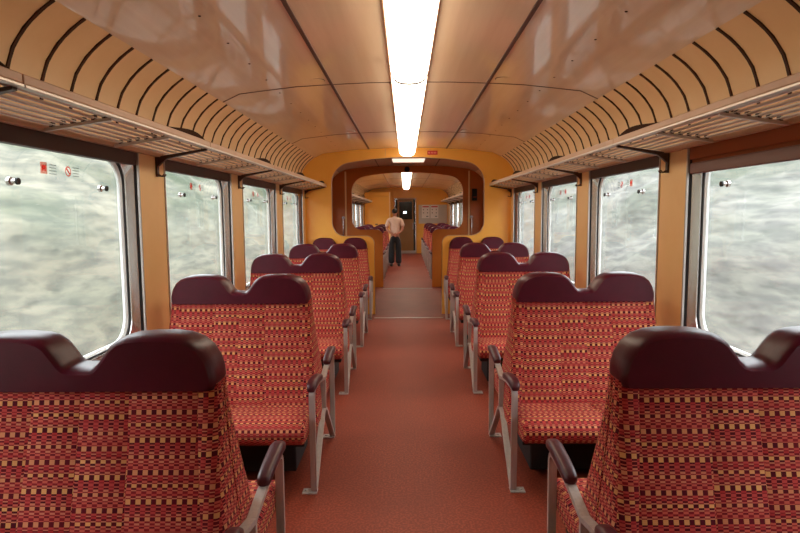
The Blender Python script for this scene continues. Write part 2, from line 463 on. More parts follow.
# windows
def win_ring(bm, y0, y1, z0, z1, r0, x0, i, r1, x1, s, i0=0.0):
    A = round_rect(y0 + i0, y1 - i0, z0 + i0, z1 - i0, r0); B = round_rect(y0 + i, y1 - i, z0 + i, z1 - i, r1)
    rs = [[Vector((s * x0, y, z)) for y, z in A], [Vector((s * x1, y, z)) for y, z in B],
          [Vector((s * (x1 + 0.012), y, z)) for y, z in B], [Vector((s * (x0 + 0.012), y, z)) for y, z in A]]
    vs = rings(bm, rs, False, False)
    n = len(A)
    for k in range(n):
        j = (k + 1) % n
        bm.faces.new((vs[3][k], vs[3][j], vs[0][j], vs[0][k]))
wn = 1
def make_window(s, y0, y1, shade=False, stickers=True, flip=False):
    global wn
    root = empty('window_%d' % wn, (s * WX, (y0 + y1) / 2, ZS)); wn += 1
    tag(root, kind='structure')
    inv = Matrix.Translation(-Vector(root.location))
    def put(name, bm, m, smooth=None, parent=root):
        bmesh.ops.transform(bm, matrix=inv, verts=bm.verts)
        return new_obj(name, bm, m, parent, smooth)
    zt = ZH - 0.0
    bm = bmesh.new(); win_ring(bm, y0, y1, ZS, zt, 0.01, 1.524, 0.012, 0.01, 1.524, s); put('edge_strip', bm, M['alu'])
    bm = bmesh.new(); win_ring(bm, y0, y1, ZS, zt, 0.01, 1.535, 0.030, 0.06, 1.572, s, 0.012); put('dark_reveal', bm, M['rubber'], 40)
    bm = bmesh.new(); win_ring(bm, y0, y1, ZS, zt, 0.08, 1.548, 0.060, 0.13, 1.578, s, 0.022); put('frame', bm, M['chrome'], 40)
    bm = bmesh.new(); win_ring(bm, y0, y1, ZS, zt, 0.13, 1.581, 0.068, 0.13, 1.588, s, 0.056); put('gasket', bm, M['rubber'], 40)
    bm = bmesh.new(); win_ring(bm, y0, y1, ZS, zt, 0.13, 1.590, 0.078, 0.13, 1.606, s, 0.064); put('white_lip', bm, M['white'], 40)
    bm = bmesh.new()
    P = round_rect(y0 + 0.066, y1 - 0.066, ZS + 0.066, zt - 0.066, 0.13)
    rings(bm, [[Vector((s * 1.597, y, z)) for y, z in P], [Vector((s * 1.603, y, z)) for y, z in P]])
    put('pane', bm, M['glass'])
    # header box over the top of the glass
    xa, xb = sorted((s * 1.532, s * 1.575))
    hb = 1.795 if not shade else 1.80
    bm = bmesh.new(); box(bm, xa, xb, y0 + 0.014, y1 - 0.014, hb, zt - 0.002, 0.004); put('shade_box', bm, M['header'] if not shade else M['shade'])
    if shade:
        bm = bmesh.new(); box(bm, s * 1.548 - 0.002, s * 1.548 + 0.002, y0 + 0.016, y1 - 0.016, 1.77, 1.81); put('roller_shade', bm, M['shade'])
        bm = bmesh.new(); box(bm, s * 1.545 - 0.012, s * 1.545 + 0.012, y0 + 0.016, y1 - 0.016, 1.722, 1.782, 0.006); put('shade_bar', bm, M['bar'])
    yc = (y0 + y1) / 2 + 0.05
    for k in (-0.34, 0.34):
        bm = bmesh.new(); disc(bm, (s * 1.597, yc + k, 1.655), (-s, 0, 0), 0.017, 0.012, 14); disc(bm, (s * 1.586, yc + k, 1.655), (-s, 0, 0), 0.010, 0.024, 12)
        kb = put('latch_knob', bm, M['chrome'], 40)
        bm = bmesh.new(); disc(bm, (s * 1.563, yc + k, 1.655), (-s, 0, 0), 0.014, 0.008, 14)
        put('knob_tip', bm, M['rubber'], 40, root)
    if stickers:
        def flat(bm, yy, zz, w, h, d=0.0015):
            xa, xb = sorted((s * (1.5965 - d), s * 1.5965)); box(bm, xa, xb, yy - w / 2, yy + w / 2, zz - h / 2, zz + h / 2)
        ya = yc - 0.11; yb = yc + 0.07
        bm = bmesh.new(); flat(bm, ya, 1.725, 0.045, 0.05); st = put('notice_sticker', bm, M['pinkfilm'])
        bm = bmesh.new(); flat(bm, ya, 1.728, 0.024, 0.018, 0.003); flat(bm, ya - 0.009, 1.716, 0.006, 0.008, 0.003); flat(bm, ya + 0.009, 1.716, 0.006, 0.008, 0.003)
        put('sticker_symbol', bm, M['redfilm'])
        bm = bmesh.new()
        c = [(yb + 0.024 * math.cos(a * PI / 12), 1.722 + 0.024 * math.sin(a * PI / 12)) for a in range(24)]
        c2 = [(yb + 0.017 * math.cos(a * PI / 12), 1.722 + 0.017 * math.sin(a * PI / 12)) for a in range(24)]
        rings(bm, [[Vector((s * 1.5945, y, z)) for y, z in c], [Vector((s * 1.5945, y, z)) for y, z in c2]], False, False)
        tube(bm, [(s * 1.5945, yb - 0.012, 1.734), (s * 1.5945, yb + 0.012, 1.710)], 0.003, 6)
        put('ban_sticker', bm, M['redfilm'])
        for yy in (ya + 0.065, yb + 0.065):
            bm = bmesh.new()
            for q in range(4): flat(bm, yy, 1.742 - q * 0.013, 0.05, 0.003)
            put('fine_print', bm, M['greyfilm'])
    return root
for s in (-1, 1):
    for k, (a, b) in enumerate(open1):
        make_window(s, a, b, shade=(s > 0 and k == 1), stickers=(k > 0 and not (s > 0 and k == 1)))
for s in (-1, 1):
    for a, b in open2: make_window(s, a, b, stickers=False)

# ------------------------------------------------------------------ partitions with the rounded openings
def arc(cx, cz, r, a0, a1, n=10):
    return [(cx + r * math.cos(math.radians(a0 + (a1 - a0) * k / n)), cz + r * math.sin(math.radians(a0 + (a1 - a0) * k / n))) for k in range(n + 1)]
def opening_half():
    h = [(0.505, 0.0)]
    h += arc(0.625, 1.065, 0.12, 180, 90)              # rounded top corner of the low wall
    h += arc(0.935, 1.385, 0.20, 270, 360)             # hollow corner under the big opening
    h += [(1.135, 1.7)]
    h += arc(0.815, 1.955, 0.32, 0, 78, 12)
    h += [(0.55, 2.318), (0.25, 2.338), (0.0, 2.342)]
    return h
def outer_half():
    return [(1.53, 0), (1.53, 1.84), (1.563, 1.92), (1.578, 2.0), (1.573, 2.08), (1.543, 2.168), (1.493, 2.239), (1.438, 2.293), (1.374, 2.340),
            (1.25, 2.399), (1.08, 2.419), (0.83, 2.447), (0.57, 2.461), (0.3, 2.471), (0, 2.474)]
def partition(y, m, th=0.04):
    bm = bmesh.new()
    inn, out = opening_half(), outer_half()
    full = [(x, z) for x, z in out] + [(-x, z) for x, z in reversed(out[:-1])]
    full += [(-x, z) for x, z in inn] + [(x, z) for x, z in reversed(inn[:-1])]
    f = bm.faces.new([bm.verts.new((x, y, z)) for x, z in full])
    g = bmesh.ops.extrude_face_region(bm, geom=[f])
    bmesh.ops.translate(bm, vec=(0, th, 0), verts=[v for v in g['geom'] if isinstance(v, bmesh.types.BMVert)])
    bmesh.ops.triangulate(bm, faces=[f for f in bm.faces if len(f.verts) > 4])
    o = new_obj('wall_partition', bm, m)
    tag(o, kind='structure')
    # thin edging round the opening
    bm = bmesh.new(); e = [(-x, z) for x, z in inn] + [(x, z) for x, z in reversed(inn[:-1])]
    rs = []
    for i, p in enumerate(e):
        a, b = Vector(e[max(0, i - 1)]), Vector(e[min(len(e) - 1, i + 1)])
        d = (b - a).normalized(); nn = Vector((-d.y, d.x))
        if i in (0, len(e) - 1): nn = Vector((1 if p[0] < 0 else -1, 0))
        c = Vector((0, 1.6 if p[1] > 1.19 else 0.6))
        if nn.dot(c - Vector(p)) < 0 and not (1.0 < p[1] < 1.25): nn = -nn
        q0 = Vector(p) ; q1 = Vector(p) + nn * 0.006
        rs.append([Vector((q0.x, y - 0.004, q0.y)), Vector((q1.x, y - 0.004, q1.y)), Vector((q1.x, y + th + 0.004, q1.y)), Vector((q0.x, y + th + 0.004, q0.y))])
    rings(bm, rs)
    new_obj('edging', bm, M['fascia'] if m is M['yellow'] else M['shaded_yellow'], o, 30)
    return o
p1 = partition(Y_PART, M['yellow'])
p2 = partition(Y_PART2, M['shaded_yellow'])
for s in (-1, 1):
    bm = bmesh.new(); box(bm, s * 1.25 - 0.015, s * 1.25 + 0.015, Y_PART2 - 0.03, Y_PART2, 0.0, 2.36)
    new_obj('cover_strip', bm, M['wall'], p2)
    bm = bmesh.new(); box(bm, s * 0.33 - 0.003, s * 0.33 + 0.003, Y_PART - 0.003, Y_PART, 2.348, 2.464)
    new_obj('panel_joint', bm, M['fascia'], p1)

# red sign above the opening
sg = empty('wall_sign', (0.365, Y_PART, 2.40)); tag(sg, 'small red sign with pale lettering above the first orange archway', 'sign')
bm = bmesh.new(); box(bm, -0.075, 0.075, -0.008, 0.0, -0.03, 0.03, 0.002); new_obj('plate', bm, M['red'], sg)
for x, w in ((-0.05, 0.018), (-0.018, 0.012), (0.004, 0.012), (0.026, 0.012), (0.048, 0.012)):
    bm = bmesh.new(); box(bm, x - w / 2, x + w / 2, -0.0095, -0.007, -0.013, 0.013)
    new_obj('letter', bm, M['pink'], sg)

# sensor above second opening
sn = empty('ceiling_speaker', (0.0, Y_PART2, 2.40)); tag(sn, 'small round black speaker above the second archway', 'speaker')
bm = bmesh.new(); disc(bm, (0, 0, 0), (0, -1, 0), 0.055, 0.03, 20); new_obj('housing', bm, M['black'], sn, 40)
bm = bmesh.new(); disc(bm, (0, -0.03, 0), (0, -1, 0), 0.042, 0.006, 20); new_obj('grille', bm, M['rubber'], sn, 40)

# ------------------------------------------------------------------ end walls, far door
bm = bmesh.new(); box(bm, -1.6, 1.6, Y_BACK - 0.05, Y_BACK, 0, 2.5)
tag(new_obj('wall_front', bm, M['wall']), kind='structure')
dx0, dx1, dz = -0.43, 0.33, 2.04
bm = bmesh.new()
box(bm, -1.6, dx0, Y_END - 0.04, Y_END, 0, 2.5); box(bm, dx1, 1.6, Y_END - 0.04, Y_END, 0, 2.5); box(bm, dx0, dx1, Y_END - 0.04, Y_END, dz, 2.5)
tag(new_obj('wall_back', bm, M['yellow']), kind='structure')
dr = empty('door_1', ((dx0 + dx1) / 2, Y_END, 0)); tag(dr, kind='structure')
hw = (dx1 - dx0) / 2
bm = bmesh.new()
box(bm, -hw - 0.04, -hw, -0.07, 0.01, 0, dz + 0.04); box(bm, hw, hw + 0.04, -0.07, 0.01, 0, dz + 0.04); box(bm, -hw, hw, -0.07, 0.01, dz, dz + 0.04)
new_obj('door_frame', bm, M['fascia'], dr)
bm = bmesh.new()
box(bm, -hw + 0.09, hw - 0.07, 0.0, 0.035, 0.1, 1.28); box(bm, -hw + 0.09, -hw + 0.16, 0.0, 0.035, 1.28, dz); box(bm, hw - 0.12, hw - 0.07, 0.0, 0.035, 1.28, dz)
box(bm, -hw + 0.16, hw - 0.12, 0.0, 0.035, 1.95, dz)
new_obj('door_leaf', bm, M['doorleaf'], dr)
bm = bmesh.new(); box(bm, -hw + 0.16, hw - 0.12, 0.012, 0.02, 1.28, 1.95); new_obj('door_pane', bm, M['dark'], dr)
bm = bmesh.new(); box(bm, -hw, hw, 0.05, 0.06, 0, dz); new_obj('door_backing', bm, M['black'], dr)
bm = bmesh.new(); box(bm, -hw, hw, -0.05, 0.03, 0.0, 0.1); new_obj('kick_plate', bm, M['alu'], dr)
bm = bmesh.new(); box(bm, -0.07, -0.025, 0.004, 0.012, 1.50, 1.58); box(bm, 0.0, 0.045, 0.004, 0.012, 1.50, 1.58); new_obj('door_lamp', bm, M['paneglow'], dr)  # glowing patches on the pane imitate the lit coach seen through it
bm = bmesh.new(); box(bm, hw - 0.10, hw - 0.075, -0.04, 0.0, 0.9, 1.15, 0.004); new_obj('door_handle', bm, M['alu'], dr)

cb = empty('tall_cupboard', (-1.06, 21.35, 0)); tag(cb, 'tall yellow cupboard left of the far end door', 'cupboard')
bm = bmesh.new(); box(bm, -0.45, 0.45, -0.4, 0.5, 0, 2.10); box(bm, -0.45, 0.45, -0.4, 0.5, 2.105, 2.26); new_obj('cabinet_body', bm, M['yellow'], cb)
bm = bmesh.new(); box(bm, 0.435, 0.475, -0.425, -0.385, 0, 2.27, 0.004); new_obj('corner_trim', bm, M['wall'], cb)
bm = bmesh.new(); box(bm, -0.07, 0.02, -0.425, -0.4, 1.10, 1.14, 0.006); new_obj('handle', bm, M['bracket'], cb)

nb = empty('notice_board', (0.985, Y_END - 0.04, 1.47)); tag(nb, 'pale notice board with two printed sheets right of the far door', 'notice board')
bm = bmesh.new(); box(bm, -0.53, 0.53, -0.02, 0, -0.35, 0.35, 0.004); new_obj('panel', bm, M['board'], nb)
for x in (-0.27, 0.06):
    bm = bmesh.new(); box(bm, x - 0.145, x + 0.145, -0.026, -0.019, -0.15, 0.33); sh = new_obj('printed_sheet', bm, M['paper'], nb)
    bm = bmesh.new(); box(bm, x - 0.12, x + 0.12, -0.029, -0.025, 0.255, 0.30); new_obj('red_heading', bm, M['red'], sh)
    for xx, zz in ((-0.08, 0.17), (0.07, 0.17), (-0.08, 0.05), (0.07, 0.05), (0.04, -0.085)):
        bm = bmesh.new(); box(bm, x + xx - 0.02, x + xx + (0.06 if zz < 0 else 0.02), -0.029, -0.025, zz - 0.02, zz + 0.02)
        new_obj('printed_picture', bm, M['greyink'], sh)

# ------------------------------------------------------------------ vestibule: side doors, handrails, lamp
for i, s in enumerate((-1, 1)):
    d = empty('door_%d' % (i + 2), (s * WX, 10.8, 0)); tag(d, kind='structure')
    bm = bmesh.new(); A = round_rect(-0.65, 0.65, 0.95, 1.86, 0.02); B = round_rect(-0.50, 0.50, 1.0, 1.78, 0.08)
    rings(bm, [[Vector((s * 0.03, y, z)) for y, z in A], [Vector((s * 0.03, y, z)) for y, z in B], [Vector((s * 0.06, y, z)) for y, z in B], [Vector((s * 0.06, y, z)) for y, z in A]], False, False)
    new_obj('door_frame', bm, M['chrome'], d, 40)
    bm = bmesh.new(); rings(bm, [[Vector((s * 0.042, y, z)) for y, z in B], [Vector((s * 0.048, y, z)) for y, z in B]]); new_obj('pane', bm, M['glass'], d)
    bm = bmesh.new(); box(bm, *sorted((s * 0.0, s * -0.02)), -0.66, 0.66, 0.02, 0.94, 0.004); new_obj('door_leaf', bm, M['doorleaf'], d)
    side = 'left' if s < 0 else 'right'
    h = empty('handrail', (s * 1.30, Y_PART2 - 0.03, 0.95)); tag(h, 'chrome grab rail on the %s side of the vestibule beside the second archway' % side, 'handrail')
    bm = bmesh.new(); tube(bm, [(0, 0, 0), (0, -0.05, 0.0), (0, -0.07, 0.03), (0, -0.07, 0.45), (0, -0.05, 0.48), (0, 0, 0.48)], 0.014, 10); new_obj('rail', bm, M['chrome'], h, 50)
    for z in (0, 0.48):
        bm = bmesh.new(); disc(bm, (0, 0, z), (0, -1, 0), 0.03, 0.01); new_obj('flange', bm, M['alu'], h, 40)
eb = empty('emergency_handle', (1.36, Y_PART2, 1.88)); tag(eb, 'small black emergency box high on the right of the second archway', 'emergency handle')
bm = bmesh.new(); box(bm, -0.05, 0.05, -0.06, 0, -0.12, 0.12, 0.01); new_obj('case', bm, M['black'], eb)
bm = bmesh.new(); tube(bm, [(-0.03, -0.06, -0.05), (-0.03, -0.09, -0.05), (0.03, -0.09, -0.05), (0.03, -0.06, -0.05)], 0.006, 8); new_obj('pull_handle', bm, M['red'], eb, 40)
vl = empty('ceiling_light', (0.02, 10.0, 2.474)); tag(vl, 'flat white ceiling lamp in the vestibule between the archways', 'ceiling lamp')
bm = bmesh.new(); box(bm, -0.29, 0.29, -0.15, 0.45, -0.045, 0, 0.006); new_obj('housing', bm, M['alu'], vl)
bm = bmesh.new(); box(bm, -0.275, 0.275, -0.135, 0.435, -0.06, -0.045, 0.006); new_obj('diffuser', bm, M['vestlamp'], vl)

# ------------------------------------------------------------------ fluorescent lamp strips
def lamp(y0, y1, label, seams):
    root = empty('ceiling_lamp', (-0.006, y0, 2.474)); tag(root, label, 'ceiling lamp', 'long fluorescent strips on the ceiling')
    bm = bmesh.new(); box(bm, -0.128, 0.128, 0, y1 - y0, -0.035, 0.0, 0.004); new_obj('housing', bm, M['fascia'], root)
    ys = [y0] + seams + [y1]
    for i, (a, b) in enumerate(zip(ys, ys[1:])):
        bm = bmesh.new()
        def sec(y, f=1.0, drop=0.0):
            pts = []
            for k in range(13):
                t = PI * k / 12
                cx = 0.119 * f * math.copysign(abs(math.cos(t)) ** 0.7, math.cos(t)); cz = -0.033 - (0.115 * f) * abs(math.sin(t)) ** 0.75
                pts.append(Vector((cx, y - y0, cz)))
            return pts
        rs = [sec(a + 0.004), sec(b - 0.004)] if i < len(ys) - 2 else [sec(a + 0.004), sec(b - 0.06), sec(b - 0.03, 0.93), sec(b, 0.75)]
        rings(bm, rs)
        new_obj('diffuser', bm, M['lamp'], root, 40)
    for y in seams:
        bm = bmesh.new(); pts = []
        for k in range(13):
            t = PI * k / 12
            pts.append((0.1215 * math.copysign(abs(math.cos(t)) ** 0.7, math.cos(t)), -0.033 - 0.117 * abs(math.sin(t)) ** 0.75))
        rings(bm, [[Vector((x, y - y0 - 0.02, z)) for x, z in pts], [Vector((x, y - y0 + 0.02, z)) for x, z in pts]])
        new_obj('joint_band', bm, M['seam'], root)
    return root
lamp(1.95, 8.5, 'long glowing fluorescent strip along the ceiling of the near saloon', [3.73, 5.34, 6.98])
lamp(12.3, 20.4, 'distant glowing fluorescent strip seen through both archways', [14.0, 15.6, 17.2, 18.8])

# ------------------------------------------------------------------ benches
HT, HB = 0.415, 0.468                      # half width of the backrest at its top and bottom
def hw_at(z): return HB + (HT - HB) * smoothstep(0.3, 1.02, z)
SEAMS = [-0.375, -0.155, 0.0, 0.155, 0.375]
def backrest_mesh():
    bm = bmesh.new()
    ss = sorted(set([-1, -0.985, -0.955, -0.91, 0.91, 0.955, 0.985, 1] + [x / 0.44 for x in SEAMS] + [-0.6, -0.2, 0.2, 0.6] + [x / 0.44 + d for x in SEAMS for d in (-0.012, 0.012)]))
    zs = [0.30, 0.36, 0.42, 0.5, 0.6, 0.7, 0.8, 0.9, 0.97, 1.01]
    def yf(z): return 0.215 - 0.157 * smoothstep(0.22, 1.06, z) + 0.012 * math.sin(PI * min(1, max(0, (z - 0.42) / 0.55)))
    rows = []
    for z in zs:
        front = []
        for s in ss:
            e = max(0, (abs(s) - 0.91) / 0.09); y = yf(z) - 0.035 * (1 - math.sqrt(max(0, 1 - e * e)))
            if any(abs(s * 0.44 - x) < 0.0012 for x in SEAMS): y -= 0.002
            front.append(Vector((s * hw_at(z), -y, z)))
        rows.append(front + [Vector((hw_at(z) * 1.0, -0.004, z)), Vector((-hw_at(z) * 1.0, -0.004, z))])
    rings(bm, rows)
    o = new_obj('tmp', bm, M['fabric'], smooth=35)
    me = o.data; bpy.data.objects.remove(o); me.name = 'backrest'
    rr = random.Random(3); offs = [(rr.random() * 0.1, rr.random() * 0.17) for _ in range(8)]
    def shift(c, k):
        if k != 1: return (0, 0)
        i = sum(1 for x in SEAMS if c.x / hw_at(c.z) * 0.44 > x)
        return offs[i]
    uv_box(me, shift)
    return me
def cushion_mesh():
    bm = bmesh.new()
    prof = [(-0.17, 0.335), (-0.17, 0.425), (-0.25, 0.428), (-0.35, 0.438), (-0.45, 0.444), (-0.52, 0.438), (-0.555, 0.415), (-0.565, 0.385), (-0.555, 0.345), (-0.53, 0.325), (-0.40, 0.318), (-0.25, 0.320)]
    xs = [-0.455, -0.452, -0.44, -0.3, -0.15, -0.012, 0.0, 0.012, 0.15, 0.3, 0.44, 0.452, 0.455]
    rs = []
    for x in xs:
        e = max(0, (abs(x) - 0.435) / 0.02); ins = 0.02 * (1 - math.sqrt(max(0, 1 - e * e)))
        if abs(x) < 0.001: ins = 0.008
        cy, cz = -0.36, 0.38
        rs.append([Vector((x, y + math.copysign(min(ins, 0.02), cy - y) if abs(y - cy) > .02 else y, z + math.copysign(ins, cz - z))) for y, z in prof])
    rings(bm, rs)
    o = new_obj('tmp', bm, M['fabric'], smooth=50)
    me = o.data; bpy.data.objects.remove(o); me.name = 'seat_cushion'
    uv_box(me, lambda c, k: (0.05 if c.x > 0 else 0, 0.06 if c.x > 0 else 0)); return me
def headrest_mesh(single=False):
    bm = bmesh.new()
    half = [(0.0, 1.062), (0.028, 1.062), (0.040, 1.066), (0.052, 1.078), (0.070, 1.104), (0.090, 1.130), (0.114, 1.148), (0.145, 1.157), (0.20, 1.162), (0.26, 1.162), (0.305, 1.157), (0.345, 1.142), (0.377, 1.116), (0.397, 1.082), (0.408, 1.045), (0.410, 1.015), (0.405, 0.994)]
    sil = [(-x, z) for x, z in reversed(half)] + half[1:]
    def off(d):
        r = []
        for i, p in enumerate(sil):
            a, b = Vector(sil[max(0, i - 1)]), Vector(sil[min(len(sil) - 1, i + 1)])
            t = (b - a).normalized(); nn = Vector((t.y, -t.x))
            q = Vector(p) + nn * d
            if i in (0, len(sil) - 1): q = Vector((p[0] - math.copysign(d, p[0]), p[1]))
            r.append((q.x, max(q.y, 0.9955) if 0 < i < len(sil) - 1 else 0.994))
        return r
    st = [(-0.072, 0.017), (-0.065, 0.010), (-0.054, 0.0045), (-0.040, 0.001), (-0.02, 0.0), (0, 0.0)]
    st = st + [(-y, d) for y, d in reversed(st[:-1])]
    if single: st = st[:6] + [(0.03, 0.004), (0.045, 0.012)]
    rings(bm, [[Vector((x, y, z)) for x, z in off(d)] for y, d in st])
    o = new_obj('tmp', bm, M['leather'], smooth=36)
    me = o.data; bpy.data.objects.remove(o); me.name = 'headrest'; return me
FX = 0.474                                  # local x of the aisle-side armrest frame
def frame_mesh(single=False):
    bm = bmesh.new()
    x0, x1 = FX - 0.016, FX + 0.016
    def curve(p0, p1, p2, n=5):
        return [tuple((1 - t) ** 2 * Vector(p0) + 2 * t * (1 - t) * Vector(p1) + t * t * Vector(p2)) for t in [k / n for k in range(n + 1)]]
    for s in ((-1, 1) if not single else (-1,)):
        path = [(s * 0.395, 0.012), (s * 0.41, 0.03), (s * 0.418, 0.30), (s * 0.42, 0.50)] + curve((s * 0.42, 0.53), (s * 0.42, 0.578), (s * 0.365, 0.578)) + [(s * 0.22, 0.568), (s * 0.12, 0.55), (0, 0.525)]
        ribbon(bm, path, x0, x1, 0.018)
        ribbon(bm, [(s * 0.415, 0.012), (s * 0.395, 0.03), (s * 0.03, 0.32), (0.0, 0.33)] if False else [(s * 0.395, 0.012), (s * 0.37, 0.03), (s * 0.05, 0.315), (0, 0.335)], x0, x1, 0.018)
    ribbon(bm, [(0, 0.32), (0, 0.53)], x0, x1, 0.02)
    # cross tube carrying the cushions, from the frame to the wall side
    o = new_obj('tmp', bm, M['alu'], smooth=40)
    me = o.data; bpy.data.objects.remove(o); me.name = 'armrest_frame'; return me
def pad_mesh():
    bm = bmesh.new()
    path = [(-0.452, 0.578, 0.010), (-0.448, 0.585, 0.020), (-0.43, 0.597, 0.025), (-0.38, 0.605, 0.027), (-0.28, 0.602, 0.026), (-0.20, 0.594, 0.025), (-0.165, 0.588, 0.023), (-0.153, 0.585, 0.012)]
    rs = []
    for y, z, w in path:
        z += 0.006 - 0.016 * (y + 0.45) / 0.32
        rs.append([Vector((FX + w * 1.05 * math.copysign(abs(math.cos(a)) ** 0.6, math.cos(a)), y, z + w * 0.82 * math.copysign(abs(math.sin(a)) ** 0.7, math.sin(a)))) for a in [2 * PI * k / 14 for k in range(14)]])
    rings(bm, rs)
    o = new_obj('tmp', bm, M['pad'], smooth=50)
    me = o.data; bpy.data.objects.remove(o); me.name = 'arm_pad'; return me
def foot_mesh():
    bm = bmesh.new(); box(bm, FX - 0.065, FX + 0.016, -0.425, -0.365, 0.0, 0.008, 0.002); disc(bm, (FX - 0.045, -0.395, 0.006), (0, 0, 1), 0.010, 0.008, 8)
    o = new_obj('tmp', bm, M['alu']); me = o.data; bpy.data.objects.remove(o); me.name = 'foot_plate'; return me
def base_mesh(single=False):
    bm = bmesh.new(); y1 = 0.0 if single else 0.42
    box(bm, -0.43, 0.43, -0.42, y1, 0.27, 0.319, 0.004)
    box(bm, -0.46, -0.40, -0.36, y1 - 0.06 if not single else 0, 0.0, 0.27)
    box(bm, -0.40, 0.34, -0.20, 0.20 if not single else 0, 0.03, 0.27, 0.01)
    box(bm, 0.38, FX - 0.012, -0.03, 0.03 if not single else 0.0, 0.32, 0.345)
    o = new_obj('tmp', bm, M['black']); me = o.data; bpy.data.objects.remove(o); me.name = 'seat_base'; return me
MB, MC, MH, MH1, MP, MFt = backrest_mesh(), cushion_mesh(), headrest_mesh(), headrest_mesh(True), pad_mesh(), foot_mesh()
MF, MF1, MS, MS1 = frame_mesh(), frame_mesh(True), base_mesh(), base_mesh(True)
def mirrored(me):
    m2 = me.copy()
    for v in m2.vertices: v.co.x = -v.co.x
    m2.flip_normals(); return m2
MIR = {m.name: mirrored(m) for m in (MP, MFt, MF, MF1, MS, MS1)}

def bench(s, kind, loc, label, group=None, fy=0.0):
    """s=-1: left of the aisle. kind: double | near (faces the camera) | far (faces away)"""
    root = empty('train_bench', loc); tag(root, label, 'train seat', group)
    g = (lambda m: m) if s < 0 else (lambda m: MIR[m.name])      # aisle is +x for left benches
    flips = {'double': (0, PI), 'near': (0,), 'far': (PI,)}[kind]
    single = kind != 'double'
    base_r = 0 if kind != 'far' else PI
    for r in flips:
        inst('backrest', MB, root, rz=r); inst('seat_cushion', MC, root, rz=r)
    inst('headrest', MH1 if single else MH, root, rz=base_r)
    def gg(m, r):                     # a part rotated half a turn must be mirrored to stay on the aisle side
        if (s < 0) == (r == 0): return m
        return MIR[m.name]
    fr = inst('armrest_frame', gg(MF1 if single else MF, base_r), root, rz=base_r)
    fr.location.y = fy
    for r in flips:
        rr = r - base_r
        inst('arm_pad', gg(MP, r), fr, rz=rr)
        inst('foot_plate', gg(MFt, r), fr, rz=rr)
    inst('seat_base', gg(MS1 if single else MS, base_r), root, rz=base_r)
    return root
CX = 1.017
G = 'checked double benches along the aisle'
rows1 = [(1.76, 'nearest'), (3.44, 'second'), (5.21, 'third'), (6.92, 'fourth')]
desc = {('left', 0): 'red checked bench nearest the camera on the left, dark under the first left window',
        ('left', 1): 'red checked bench second from the camera left of the aisle, before the first left pillar',
        ('left', 2): 'red checked bench third from the camera left of the aisle',
        ('left', 3): 'red checked bench fourth from the camera left of the aisle',
        ('right', 0): 'red checked bench nearest the camera on the right, beside the window with the rust shade',
        ('right', 1): 'red checked bench second from the camera right of the aisle, beside the wide right pillar',
        ('right', 2): 'red checked bench third from the camera right of the aisle',
        ('right', 3): 'red checked bench fourth from the camera right of the aisle'}
for s, side in ((-1, 'left'), (1, 'right')):
    for k, (y, w) in enumerate(rows1):
        bench(s, 'double', (s * CX, y + s * 0.006, 0), desc[(side, k)], G, (0.045, 0.01, -0.02, 0.0)[k])
    bench(s, 'near', (s * CX, Y_PART - 0.052, 0), 'red checked bench backed against the yellow partition, %s of the aisle' % side, G)
    bench(s, 'far', (s * CX, Y_PART2 + 0.10, 0), 'bench with its back to the far archway wall, %s of the aisle' % side, G)
    words = ['first', 'second', 'third', 'fourth', 'fifth']
    for k in range(5):
        y = Y_PART2 + 0.06 + PITCH * (k + 1)
        if s < 0 and y > 20.2: continue
        if y > 21: continue
        bench(s, 'double', (s * CX, y, 0), '%s back-to-back bench beyond the far archway, %s of the aisle' % (words[k], side), G)

